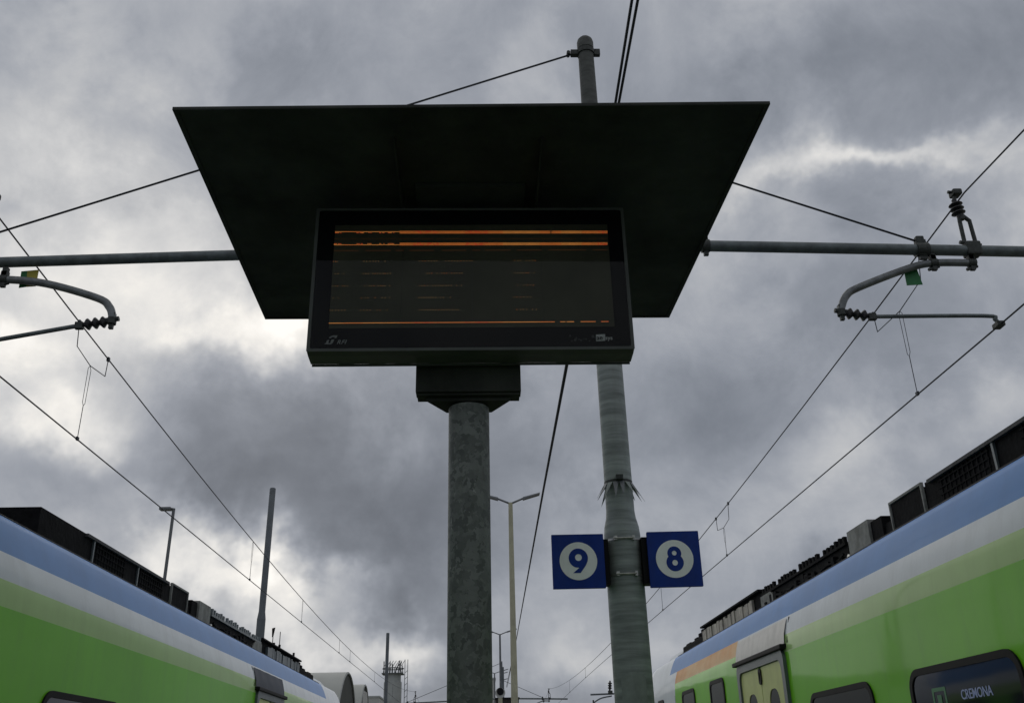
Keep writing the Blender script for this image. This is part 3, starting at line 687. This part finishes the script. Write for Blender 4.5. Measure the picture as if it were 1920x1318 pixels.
# light faded label on the lower shaft
q = MB(); a0, a1 = -2.35, -1.05; hs = []
for i in range(13):
    a = a0+(a1-a0)*i/12; e_ = .035*math.cos((i-6)/6*1.5); hs.append((a, 1.6+.25, 1.6+.52+e_))
for a, z0, z1 in hs:
    for z in (z0-.1, z1): q.v.append(Vector((mxz(.2)+.1305*math.cos(a), MY+.1305*math.sin(a), z)))
for i in range(12): q.f.append([2*i, 2*i+2, 2*i+3, 2*i+1]); q.m.append(0); q.smooth.append(True)
q.build('faded_label', m_patch, CM)
# strap bands
for z in (1.415, 1.175):
    q = MB(); q.tube([(mxz(z), MY, 1.6+z-.006), (mxz(z), MY, 1.6+z+.006)], .1285, 36)
    q.box(mxz(z)-.075, mxz(z)-.055, MY-.135, MY-.10, 1.6+z-.01, 1.6+z+.016); q.box(mxz(z)+.05, mxz(z)+.066, MY-.135, MY-.10, 1.6+z-.012, 1.6+z+.018)
    q.tube([(mxz(z)-.08, MY-.135, 1.6+z), (mxz(z)+.06, MY-.135, 1.6+z+.002)], .006, 8); q.build('strap_band', m_steel, CM)

def cantilever(T, mastx, Y, s, tx, far=False):
    """s=+1 right, -1 left; tx = track x. heights relative to the eye"""
    P = lambda x, dz, dy=0: Vector((x, Y+dy, 1.6+dz))
    end = tx+s*1.0
    q = MB(); z0 = 3.79; z1 = 3.69 if s > 0 else 3.61
    q.tube([P(mastx+s*.09, z0), P(end, z1)], .045 if s > 0 else .042, 16); q.build('boom_pipe', m_pipe, T)
    bz = lambda x: z0+(z1-z0)*(x-mastx)/(end-mastx)
    q = MB(); q.tube([P(mastx-s*.0, 3.74), P(mastx, 3.84)], .105, 20); q.build('boom_bracket', m_fit, T)
    q = MB(); clamp(q, P(mastx+s*.84, bz(mastx+s*.84)), .055, .03); q.box(mastx+s*.84-.02, mastx+s*.84+.02, Y-.02, Y+.02, 1.6+bz(mastx+s*.84)+.03, 1.6+bz(mastx+s*.84)+.10); q.build('boom_fitting', m_fit, T)
    sx_ = tx-s*.47 if s > 0 else tx-.35
    sz = 4.78 if s > 0 else 5.73
    q = MB(); q.tube([P(mastx+s*.1, sz), P(sx_, bz(sx_)+.07)], .0085 if not far else .013, 8); q.build('stay_rod', m_wire, T)
    q = MB(); q.box(sx_-.035, sx_+.03, Y-.025, Y+.025, 1.6+bz(sx_)-.06, 1.6+bz(sx_)+.12, bev=.01); clamp(q, P(sx_, bz(sx_)), .058, .05); q.build('stay_clamp', m_fit, T)
    # insulator standing on the boom, carrying the messenger wire
    ix = tx-s*.06
    q = MB(); b0 = P(ix, bz(ix)+.02)
    q.box(ix-.06, ix+.06, Y-.05, Y+.05, b0.z-.07, b0.z+.05, bev=.015); q.tube([(ix-.085, Y, b0.z+.06), (ix+.085, Y, b0.z+.03)], .016, 8)
    for dx in (-.045, .045): q.tube([b0+Vector((dx, 0, .05)), b0+Vector((dx*.9, 0, .26)), b0+Vector((dx*.3-s*.02, 0, .31))], .017, 8)
    q.tube([b0+Vector((-s*.02, 0, .27)), b0+Vector((-s*.03, 0, .36))], .028, 10); q.build('insulator_foot', m_fit, T)
    q = MB(); insulator(q, b0+Vector((-s*.03, 0, .29)), b0+Vector((-s*.045, 0, .46)), .026, .056, 3); q.build('insulator', m_ins, T)
    q = MB(); q.box(tx-s*.09-.025, tx-s*.09+.05, Y-.045, Y+.045, 1.6+4.235, 1.6+4.285, bev=.012); q.tube([(tx-s*.09-.05, Y, 1.6+4.275), (tx-s*.09+.05, Y, 1.6+4.262)], .014, 8); q.tube([b0+Vector((-s*.045, 0, .45)), P(tx-s*.09, 4.23)], .018, 8); q.build('messenger_clamp', m_fit, T)
    # curved registration tube and steady arm
    if s > 0: pts = [P(3.93, 3.605), P(3.62, 3.605), P(3.40, 3.555), P(2.98, 3.39), P(2.87, 3.32), P(2.815, 3.22), P(2.805, 3.17)]; pts = [p+Vector((tx-4.02, 0, 0)) for p in pts]
    else: pts = [P(-3.95, 3.50), P(-3.63, 3.50), P(-3.30, 3.46), P(-2.90, 3.335), P(-2.80, 3.26), P(-2.765, 3.18), P(-2.762, 3.14)]; pts = [p+Vector((tx+3.96, 0, 0)) for p in pts]
    q = MB(); q.tube(bez(pts, 6), .030, 12); q.build('curved_arm', m_arm, T)
    for p in (pts[0], pts[1]):
        q = MB(); clamp(q, p, .036, .03); q.box(p.x-.018, p.x+.018, Y-.02, Y+.02, p.z, p.z+.10); q.tube([p+Vector((-.05, 0, -.06)), p+Vector((.04, 0, -.03))], .014, 6)
        q.build('arm_clamp', m_fit, T)
    ia = pts[-1]+Vector((0, 0, -.0)); ib = ia+Vector((s*.235, 0, -.035))
    q = MB(); insulator(q, ia, ib, .018, .046, 3); q.build('insulator', m_ins, T)
    q = MB(); clamp(q, ia, .034, .025, 'z'); q.tube([ia+Vector((-s*.05, 0, .02)), ia+Vector((s*.05, 0, .005))], .02, 8); q.build('arm_end_fitting', m_fit, T)
    q = MB(); q.box(ib.x-.03, ib.x+.03, Y-.02, Y+.02, ib.z-.03, ib.z+.025, bev=.005); q.build('steady_arm_joint', m_fit, T)
    q = MB()
    if s > 0: q.tube(bez([ib, P(tx-.10, ib.z-1.6), P(tx-.02, ib.z-1.6-.03), P(tx, 3.065)], 5), .016, 10)
    else: q.tube([ib, P(-3.56+(tx+3.96), 2.995), P(tx+.02, 2.93), P(tx, 3.04)], .017, 10)
    q.build('steady_arm', m_pipe, T)
    q = MB(); q.box(tx-.03, tx+.03, Y-.045, Y+.045, 1.6+3.035, 1.6+3.075, bev=.006); q.build('contact_clamp', m_fit, T)
    if not far:
        q = MB()
        if s > 0:
            a = [atY(1698, 499, MY), atY(1722, 496, MY), atY(1734, 527, MY), atY(1704, 528.5, MY)]
        else: a = [atY(36, 502, MY), atY(47, 501, MY), atY(45, 531, MY), atY(31, 533, MY)]
        a = [p+Vector((.0, .04, -.01)) for p in a]
        q.add(a+[p+Vector((0, .004, 0)) for p in a], [(0,3,2,1), (4,5,6,7)]+[(i, (i+1) % 4, 4+(i+1) % 4, 4+i) for i in range(4)]); q.build('green_plate', m_gplate, T)
        if s < 0:
            a = [atY(47.3, 501, MY), atY(69, 499, MY), atY(63, 530, MY), atY(45.3, 531, MY)]; a = [p+Vector((0, .04, -.01)) for p in a]
            q = MB(); q.add(a+[p+Vector((0, .004, 0)) for p in a], [(0,3,2,1), (4,5,6,7)]+[(i, (i+1) % 4, 4+(i+1) % 4, 4+i) for i in range(4)]); q.build('yellow_plate', m_yplate, T)
cantilever(CM, mxz(3.79), MY, 1, 4.02); cantilever(CM, mxz(3.79), MY, -1, -3.96)

# number signs
def digit8():
    c1, r1 = (0, .037), .048; c2, r2 = (0, -.0255), .0595
    d = c1[1]-c2[1]; y = (d*d+r2*r2-r1*r1)/(2*d)+c2[1]; xh = math.sqrt(max(r2*r2-(y-c2[1])**2, 0))
    a = math.atan2(y-c1[1], xh); b_ = math.atan2(y-c2[1], xh)
    return circle(*c1, r1, 28, a, math.pi-a)+circle(*c2, r2, 32, math.pi-b_, 2*math.pi+b_), [circle(0, .039, .0165, 20), circle(0, -.027, .0195, 20)]
def digit9():
    c, r_ = (0, .0195), .066
    out = circle(*c, r_, 40, R(-25), R(250))
    out += [(.004, -.046), (-.040, -.081), (.012, -.081), (.050, -.030)]
    return out, [circle(.001, .024, .0235, 22)]
def sign(px0, px1, ptop, pbot, dig, label, s):
    Y = MY-.135
    a = atY(px0, ptop, Y); b_ = atY(px1, pbot, Y); w = abs(b_.x-a.x); h = abs(a.z-b_.z); c = Vector(((a.x+b_.x)/2, Y, (a.z+b_.z)/2))
    T = thing('platform_number_sign', c, label, 'sign', 'platform number signs on the mast')
    X = Vector((1, 0, .004 if s < 0 else .01)).normalized(); Z = Vector((0, 0, 1))
    fr = lambda d: (c+Vector((0, -d, 0)), X, Z)
    k = w/.36
    q = MB(); q.plate(rrect(-w/2, w/2, -h/2, h/2, .004, 3), [], fr(0), .022); q.build('sign_panel', m_signb, T)
    q = MB(); q.plate(circle(0, 0, .129*k, 56), [], fr(.0225), .0012); q.build('white_disc', m_signw, T)
    o, hl = dig(); sc_ = 1.0*k
    q = MB(); q.plate([(p*sc_, r_*sc_) for p, r_ in o], [[(p*sc_, r_*sc_) for p, r_ in l] for l in hl], fr(.024), .0012); q.build('numeral', m_signb, T)
    q = MB(); q.box(*sorted((c.x-s*(w/2-.03), c.x-s*(w/2+.035))), Y+.004, Y+.11, c.z-h/2+.03, c.z+h/2-.03); q.build('mounting_bracket', m_rubber, T)
sign(1032+1, 1136, 1003.5, 1103, digit9, 'blue square sign with 9 in a white disc, left of the mast', -1)
sign(1211, 1318, 998, 1100, digit8, 'blue square sign with 8 in a white disc, right of the mast', 1)

# second mast with the same kit, farther along the platform
C2 = thing('catenary_mast', (1.15, 58, 0), 'distant mast with booms over both tracks, seen beside the cream lamp post', 'mast', 'overhead line masts along the platform')
q = MB(); q.tube([(1.15, 58, 0), (1.15, 58, 2.9), (1.15, 58, 3.0), (1.14, 58, 7.45)], [.125, .12, .098, .08], 16); q.build('mast_tube', m_farmast, C2)
cantilever(C2, 1.15, 58, 1, 4.0, True); cantilever(C2, 1.15, 58, -1, -3.98, True)
def plain_mast(x, y, dz, label, r0=.16, r1=.11, step=.62):
    T = thing('catenary_mast', (x, y, -.9), label, 'mast', 'plain masts beyond the left train')
    h = 1.6+dz
    q = MB(); q.tube([(x, y, -.9), (x, y, h*step)], r0, 18); q.build('lower_tube', m_farmast, T)
    q = MB(); q.tube([(x, y, h*step+.001), (x, y, h*step+.2), (x+.01, y, h-.02), (x+.01, y, h)], [r0, r1*1.03, r1, r1*.8], 18); q.build('upper_tube', m_farmast, T)
    return T
p = atY(511, 915, 26); plain_mast(p.x, 26, p.z-1.6, 'tall bare grey mast rising behind the middle of the left train', .115, .085, .60)
p = atY(727, 1186, 57); plain_mast(p.x, 57, p.z-1.6, 'thin bare mast standing in front of the silo', .14, .095, .45)
C3 = thing('catenary_mast', (9.3, 58, -.9), 'far mast whose boom reaches out left from behind the near mast', 'mast', 'overhead line masts along the platform')
q = MB(); q.tube([(9.3, 58, -.9), (9.3, 58, 6.9)], .1, 14); q.build('mast_tube', m_farmast, C3)
q = MB(); q.tube([(9.3, 58, 1.6+3.95), (6.35, 58, 1.6+3.9)], .05, 10); q.build('boom_pipe', m_farmast, C3)
q = MB(); q.tube(bez([(7.6, 58, 5.4), (7.0, 58, 5.3), (6.6, 58, 5.1), (6.5, 58, 4.95)], 5), .04, 8); q.build('curved_arm', m_farmast, C3)
q = MB(); q.tube([(6.5, 58, 5.2), (6.5, 58, 4.7)], .05, 8); q.box(7.4, 7.65, 57.9, 58.1, 5.5, 5.7); q.build('arm_clamp', m_fit, C3)
q = MB(); insulator(q, (7.5, 58, 5.7), (7.55, 58, 6.25), .06, .13, 3); q.build('insulator', m_ins, C3)

# ------------------------------------------------------------------ overhead lines
def sag(y, y0=6.4, y1=58, s=.9):
    if y < y0: t = (y0-y)/(y1-y0); return 4.27-4*s*t*(1-t)
    t = (y-y0)/(y1-y0)
    if t > 1: t -= 1
    return 4.27-4*s*t*(1-t)
def line(s, label):
    T = thing('overhead_line', (s*4.0, 6.4, 4.6), label, 'overhead line', 'overhead wires above the tracks')
    x0 = 4.02 if s > 0 else -3.96
    X = lambda y: x0-s*(.17*math.sin(max(0, min(1, (y-6.4)/51.6))*math.pi*.9) if s > 0 else .0)
    ys_ = [-40, -30, -20, -10, 0, 3, 6.4]+[6.4+51.6*i/24 for i in range(1, 25)]+[58+51.6*i/10 for i in range(1, 11)]
    q = MB(); q.tube([(X(y), y, 1.6+3.05) for y in ys_], .0068, 8); q.build('contact_wire', m_wire, T)
    q = MB(); q.tube([(X(y), y, 1.6+sag(y)) for y in ys_], .0068, 8); q.build('messenger_wire', m_wire, T)
    def dropper(y, loop, double=True):
        zt = sag(y)
        q = MB()
        if loop:
            for yy in (y-loop, y+loop):
                zz_ = sag(yy); q.box(X(yy)-.012, X(yy)+.012, yy-.02, yy+.02, 1.6+zz_-.022, 1.6+zz_+.022)
            zl = min(sag(y-loop), sag(y+loop))-.28
            za, zb_ = sag(y-loop)-.24, sag(y+loop)-.20; x_ = X(y)
            q.tube([(x_, y-loop, 1.6+sag(y-loop)-.02), (x_, y-loop*.9, 1.6+za), (x_, y, 1.6+(za+zb_)/2-.05), (x_, y+loop*.97, 1.6+zb_), (x_, y+loop, 1.6+sag(y+loop)-.02)], .0048, 6); zt = (za+zb_)/2-.05
        zm = 3.05+(zt-3.05)*.45
        if double:
            q.tube([(X(y), y, 1.6+zt), (X(y)-.0, y-.035, 1.6+zt-.04), (X(y), y-.03, 1.6+zm+.03), (X(y), y, 1.6+zm)], .0028, 6)
            q.tube([(X(y), y+.002, 1.6+zt-.005), (X(y), y+.035, 1.6+zt-.04), (X(y), y+.03, 1.6+zm+.03), (X(y), y, 1.6+zm)], .0028, 6)
        else: zm = zt
        q.tube([(X(y), y, 1.6+zm), (X(y), y, 1.6+3.06)], .004, 6)
        q.box(X(y)-.010, X(y)+.010, y-.02, y+.02, 1.6+3.042, 1.6+3.075); q.build('dropper', m_wire, T)
    if s < 0:
        dropper(8.85, .40)
        for y in (16.3, 21.3, 27.2, 29.5, 36.5, 44): dropper(y, 0, y < 22)
    else:
        dropper(7.85, .55)
        dropper(14.9, .42)
        for y in (20.5, 28, 36.5, 43.6): dropper(y, 0, False)
    return T
line(-1, 'contact and carrier wires with droppers running above the left train')
line(1, 'contact and carrier wires with droppers running above the right train')
# twin cables running along the platform above everything
for k, lab in ((0, 'left one of the twin dark cables passing behind the board'), (1, 'right one of the twin dark cables passing behind the board')):
    ks = [(1190-5.0+11*k, 0), (1154.5+6.5*k, 190), (1060+3.2*k, 690), (1019.5+1.8*k, 910), (966, 1210)]
    pts = []
    for (a, b_), zz_ in zip(ks, (3.52+1.62, 5.06, 4.85, 4.68, 3.95)):
        d = ray(a, b_); pts.append(EYE+d*(zz_/d.z))
    pts = [pts[0]+(pts[0]-pts[1])*1.2]+pts+[Vector((1.42+.05*k, 58, 1.6+4.4))]
    q = MB(); q.tube(pts, .0115, 8); tag(q.build('feeder_cable', m_wire), lab, 'cable', 'twin cables above the platform')

# ------------------------------------------------------------------ lamps, shelter, far buildings
def double_lamp(x, y, dz, label, m=m_conc, arm=1.0, r=(.12, .06)):
    T = thing('lamp_post', (x, y, 0), label, 'lamp post', 'double lamp posts in line along the platform')
    h = 1.6+dz
    q = MB(); q.tube([(x, y, 0), (x, y, h*.45), (x, y, h-.0)], [r[0], r[0]*.72, r[1]], 16); q.build('post', m, T)
    for s in (-1, 1):
        q = MB(); q.tube([(x, y, h-.03), (x+s*arm*.45, y, h+.13)], .028, 8); q.build('arm', m_lamp, T)
        q = MB(); tilt = .30
        a = Vector((x+s*arm*.42, y, h+.12)); b_ = Vector((x+s*arm*1.0, y, h+.12+arm*.58*tilt*.85)); n = Vector((0, .13, 0)); u = Vector((0, 0, .045))
        q.add([a-n*.6-u, a+n*.6-u, b_+n-u*.3, b_-n-u*.3, a-n*.5+u*.6, a+n*.5+u*.6, b_+n*.8+u*.5, b_-n*.8+u*.5], [(0,1,2,3), (7,6,5,4), (0,4,5,1), (1,5,6,2), (2,6,7,3), (3,7,4,0)])
        q.build('lamp_head', m_lamp, T)
double_lamp(.85, 26, 6.92, 'cream double armed lamp post, the tallest one, right of the board pole', arm=.84)
double_lamp(1.02, 54, 6.9, 'smaller double armed lamp post between the board pole and the cream post', m_lamp, arm=.95, r=(.10, .05))
double_lamp(1.0, 78, 7.0, 'farthest double armed lamp post, tiny, close beside the board pole', m_lamp, arm=1.1, r=(.08, .05))
p = atY(326, 953, 24.5)
SL = thing('street_lamp', (p.x, 24.5, -.9), 'slim lamp post with one flat head pointing left, behind the left train', 'lamp post')
q = MB(); q.tube([(p.x-.03, 24.5, -.9), (p.x, 24.5, p.z)], [.055, .04], 12); q.build('post', m_lamp, SL)
q = MB(); q.tube([(p.x, 24.5, p.z-.02), (p.x-.1, 24.5, p.z)], .03, 8); q.build('arm', m_lamp, SL)
q = MB(); q.box(p.x-.36, p.x-.06, 24.4, 24.6, p.z-.05, p.z+.025, bev=.015); q.build('lamp_head', m_lamp, SL)
# shelter and round hooded fixture on a post
x0 = atY(928, 1306, 30).x; x1 = atY(974, 1304, 30).x; zt_ = atY(950, 1307, 30).z
SH = thing('shelter', ((x0+x1)/2, 30.4, 0), 'low dark brown hut behind the cream lamp post', 'hut')
q = MB(); q.box(x0+.02, x1-.02, 30, 30.9, 0, zt_-.04); q.build('wall', m_shed, SH)
q = MB(); q.box(x0, x1, 29.95, 30.95, zt_-.038, zt_); q.build('roof', m_rubber, SH)
p = atY(938, 1296, 24)
RP = thing('mirror_post', (p.x, 24, 0), 'grey post with a round black faced hood in front of the hut', 'platform fixture')
q = MB(); q.tube([(p.x, 24, 0), (p.x, 24, p.z-.1)], .05, 12); q.build('post', m_conc, RP)
q = MB(); q.tube([(p.x, 23.95, p.z-.03), (p.x, 24.2, p.z-.03)], [.12, .11], 24); q.build('hood', m_pale, RP)
q = MB(); q.tube([(p.x, 23.93, p.z), (p.x, 23.949, p.z)], .085, 24); q.build('round_face', m_rubber, RP)
# a thin dark post near the second lamp
pp = atY(941.5, 1250, 40)
VP = thing('signal_post', (pp.x, 40, 0), 'short dark signal post with small rungs beside the second lamp post', 'signal post')
q = MB(); q.tube([(pp.x, 40, 0), (pp.x, 40, pp.z)], .07, 10); q.build('post', m_farmast, VP)
for zz_ in (.25, .5): 
    q = MB(); q.tube([(pp.x, 40, pp.z-zz_), (pp.x+.22, 40, pp.z-zz_+.05)], .015, 6); q.build('rung', m_farmast, VP)
# barrel hangars
def hangar(Y0, hw, label, door):
    XW = -15.0; H = 1.6+10.4
    T = thing('hangar', (XW-14, Y0, -1), label, 'hangar', 'barrel roofed hangars beyond the left train')
    def arc(k, n=28): a = math.pi*k/n; return math.cos(a)*hw, -1+(H+1)*math.sin(a)**.85
    q = MB(); n = 28
    for xx in (XW, XW-32):
        for k in range(n+1): dy, z = arc(k); q.v.append(Vector((xx, Y0+dy, z)))
    for k in range(n): q.f.append([k, k+1, n+2+k, n+1+k]); q.m.append(0); q.smooth.append(True)
    q.build('barrel_roof', m_hangar, T)
    q = MB(); pts = [Vector((XW-.12, Y0+arc(k)[0]*.985, -1+(arc(k)[1]+1)*.985)) for k in range(n+1)]
    q.add(pts, [tuple(range(n+1))]); q.build('end_wall', m_hangdark, T)
    q = MB(); q.tube([(XW, Y0+arc(k)[0]*.99, -1+(arc(k)[1]+1)*.99) for k in range(n+1)], .09, 8); q.build('rim', m_silo, T)
    if door:
        q = MB(); q.box(XW-.11, XW-.02, Y0-2.2, Y0+3.6, -1, H*.93); q.build('door_panel', m_pale, T)
        q = MB(); q.box(XW-.10, XW-.0, Y0+3.7, Y0+4.2, -1, H*.85); q.build('door_post', m_hangdark, T)
hangar(111.5, 9.4, 'nearer barrel roofed hangar with a plain dark end wall', False)
hangar(127.8, 6.7, 'farther barrel roofed hangar with a pale door panel', True)
# silo with scaffold crown
YS = 160
a = atY(717.5, 1300, YS); b_ = atY(752, 1300, YS); cxs = (a.x+b_.x)/2+.1; rs_ = (b_.x-a.x)/2*.92; ztop = atY(735, 1264, YS).z
SI = thing('silo', (cxs, YS, -1), 'pale concrete silo with a scaffold crown behind the thin mast', 'silo')
q = MB(); q.tube([(cxs, YS, -1), (cxs, YS, ztop-1.2), (cxs, YS, ztop-1.1), (cxs, YS, ztop)], [rs_*1.06, rs_*1.06, rs_*.95, rs_*.95], 28, sm=False); q.build('tank', m_silo, SI)
q = MB()
for z in (ztop+.05, ztop+.9): q.tube([(cxs+rs_*1.25*math.cos(2*math.pi*k/14), YS+rs_*1.25*math.sin(2*math.pi*k/14), z) for k in range(15)], .08, 6)
q.box(cxs-rs_*1.25, cxs+rs_*1.25, YS-rs_*1.2, YS+rs_*1.2, ztop+.0, ztop+.14)
q.build('gallery', m_scaf, SI)
q = MB(); zt2 = atY(740, 1240, YS).z; rr_ = random.Random(11)
for k in range(14):
    an = 2*math.pi*k/14; q.tube([(cxs+rs_*1.2*math.cos(an), YS+rs_*1.2*math.sin(an), ztop), (cxs+rs_*(.9+.3*rr_.random())*math.cos(an), YS+rs_*math.sin(an), ztop+(zt2-ztop)*(.5+.45*rr_.random()))], .05, 5)
for k in range(7):
    x_ = cxs+rs_*(-1+2*k/6); q.tube([(x_, YS-rs_, ztop+.2), (x_+rr_.uniform(-.7, .7), YS-rs_*.6, ztop+(zt2-ztop)*rr_.uniform(.7, 1.05))], .09, 5)
    q.tube([(x_, YS-rs_, ztop+1.1), (x_+.6, YS-rs_, ztop+2.0)], .045, 5)
q.build('scaffold_crown', m_scaf, SI)
q = MB(); xr_ = cxs+rs_*1.45
for dx in (0, .45): q.tube([(xr_+dx, YS-1, -1), (xr_+dx, YS-1, ztop+2.2)], .05, 5)
for k in range(18): q.tube([(xr_, YS-1, k*.95), (xr_+.45, YS-1, k*.95+.4)], .035, 4)
q.build('ladder_tower', m_scaf, SI)
a = atY(694, 1311, 150); b_ = atY(716, 1311, 150)
q = MB(); q.box(a.x-3, b_.x, 146, 158, -1, a.z); LB = thing('low_building', ((a.x+b_.x)/2, 150, -1), 'low pale building at the foot of the silo', 'building'); q.build('wall', m_pale, LB)
q = MB(); q.box(a.x-3.1, b_.x+.1, 145.9, 158.1, a.z+.003, a.z+.25); q.build('roof', m_silo, LB)
a = atY(920, 1276, 120); b_ = atY(928, 1276, 120)
FBd = thing('far_building', (a.x, 122, -1), 'narrow pale building glimpsed beside the board pole', 'building')
q = MB(); q.box(a.x-3.6, b_.x, 118, 126, -1, a.z); q.build('wall', m_pale, FBd)
q = MB(); q.box(a.x-3.7, b_.x+.08, 117.9, 126.1, a.z+.003, a.z+.2); q.build('roof', m_silo, FBd)
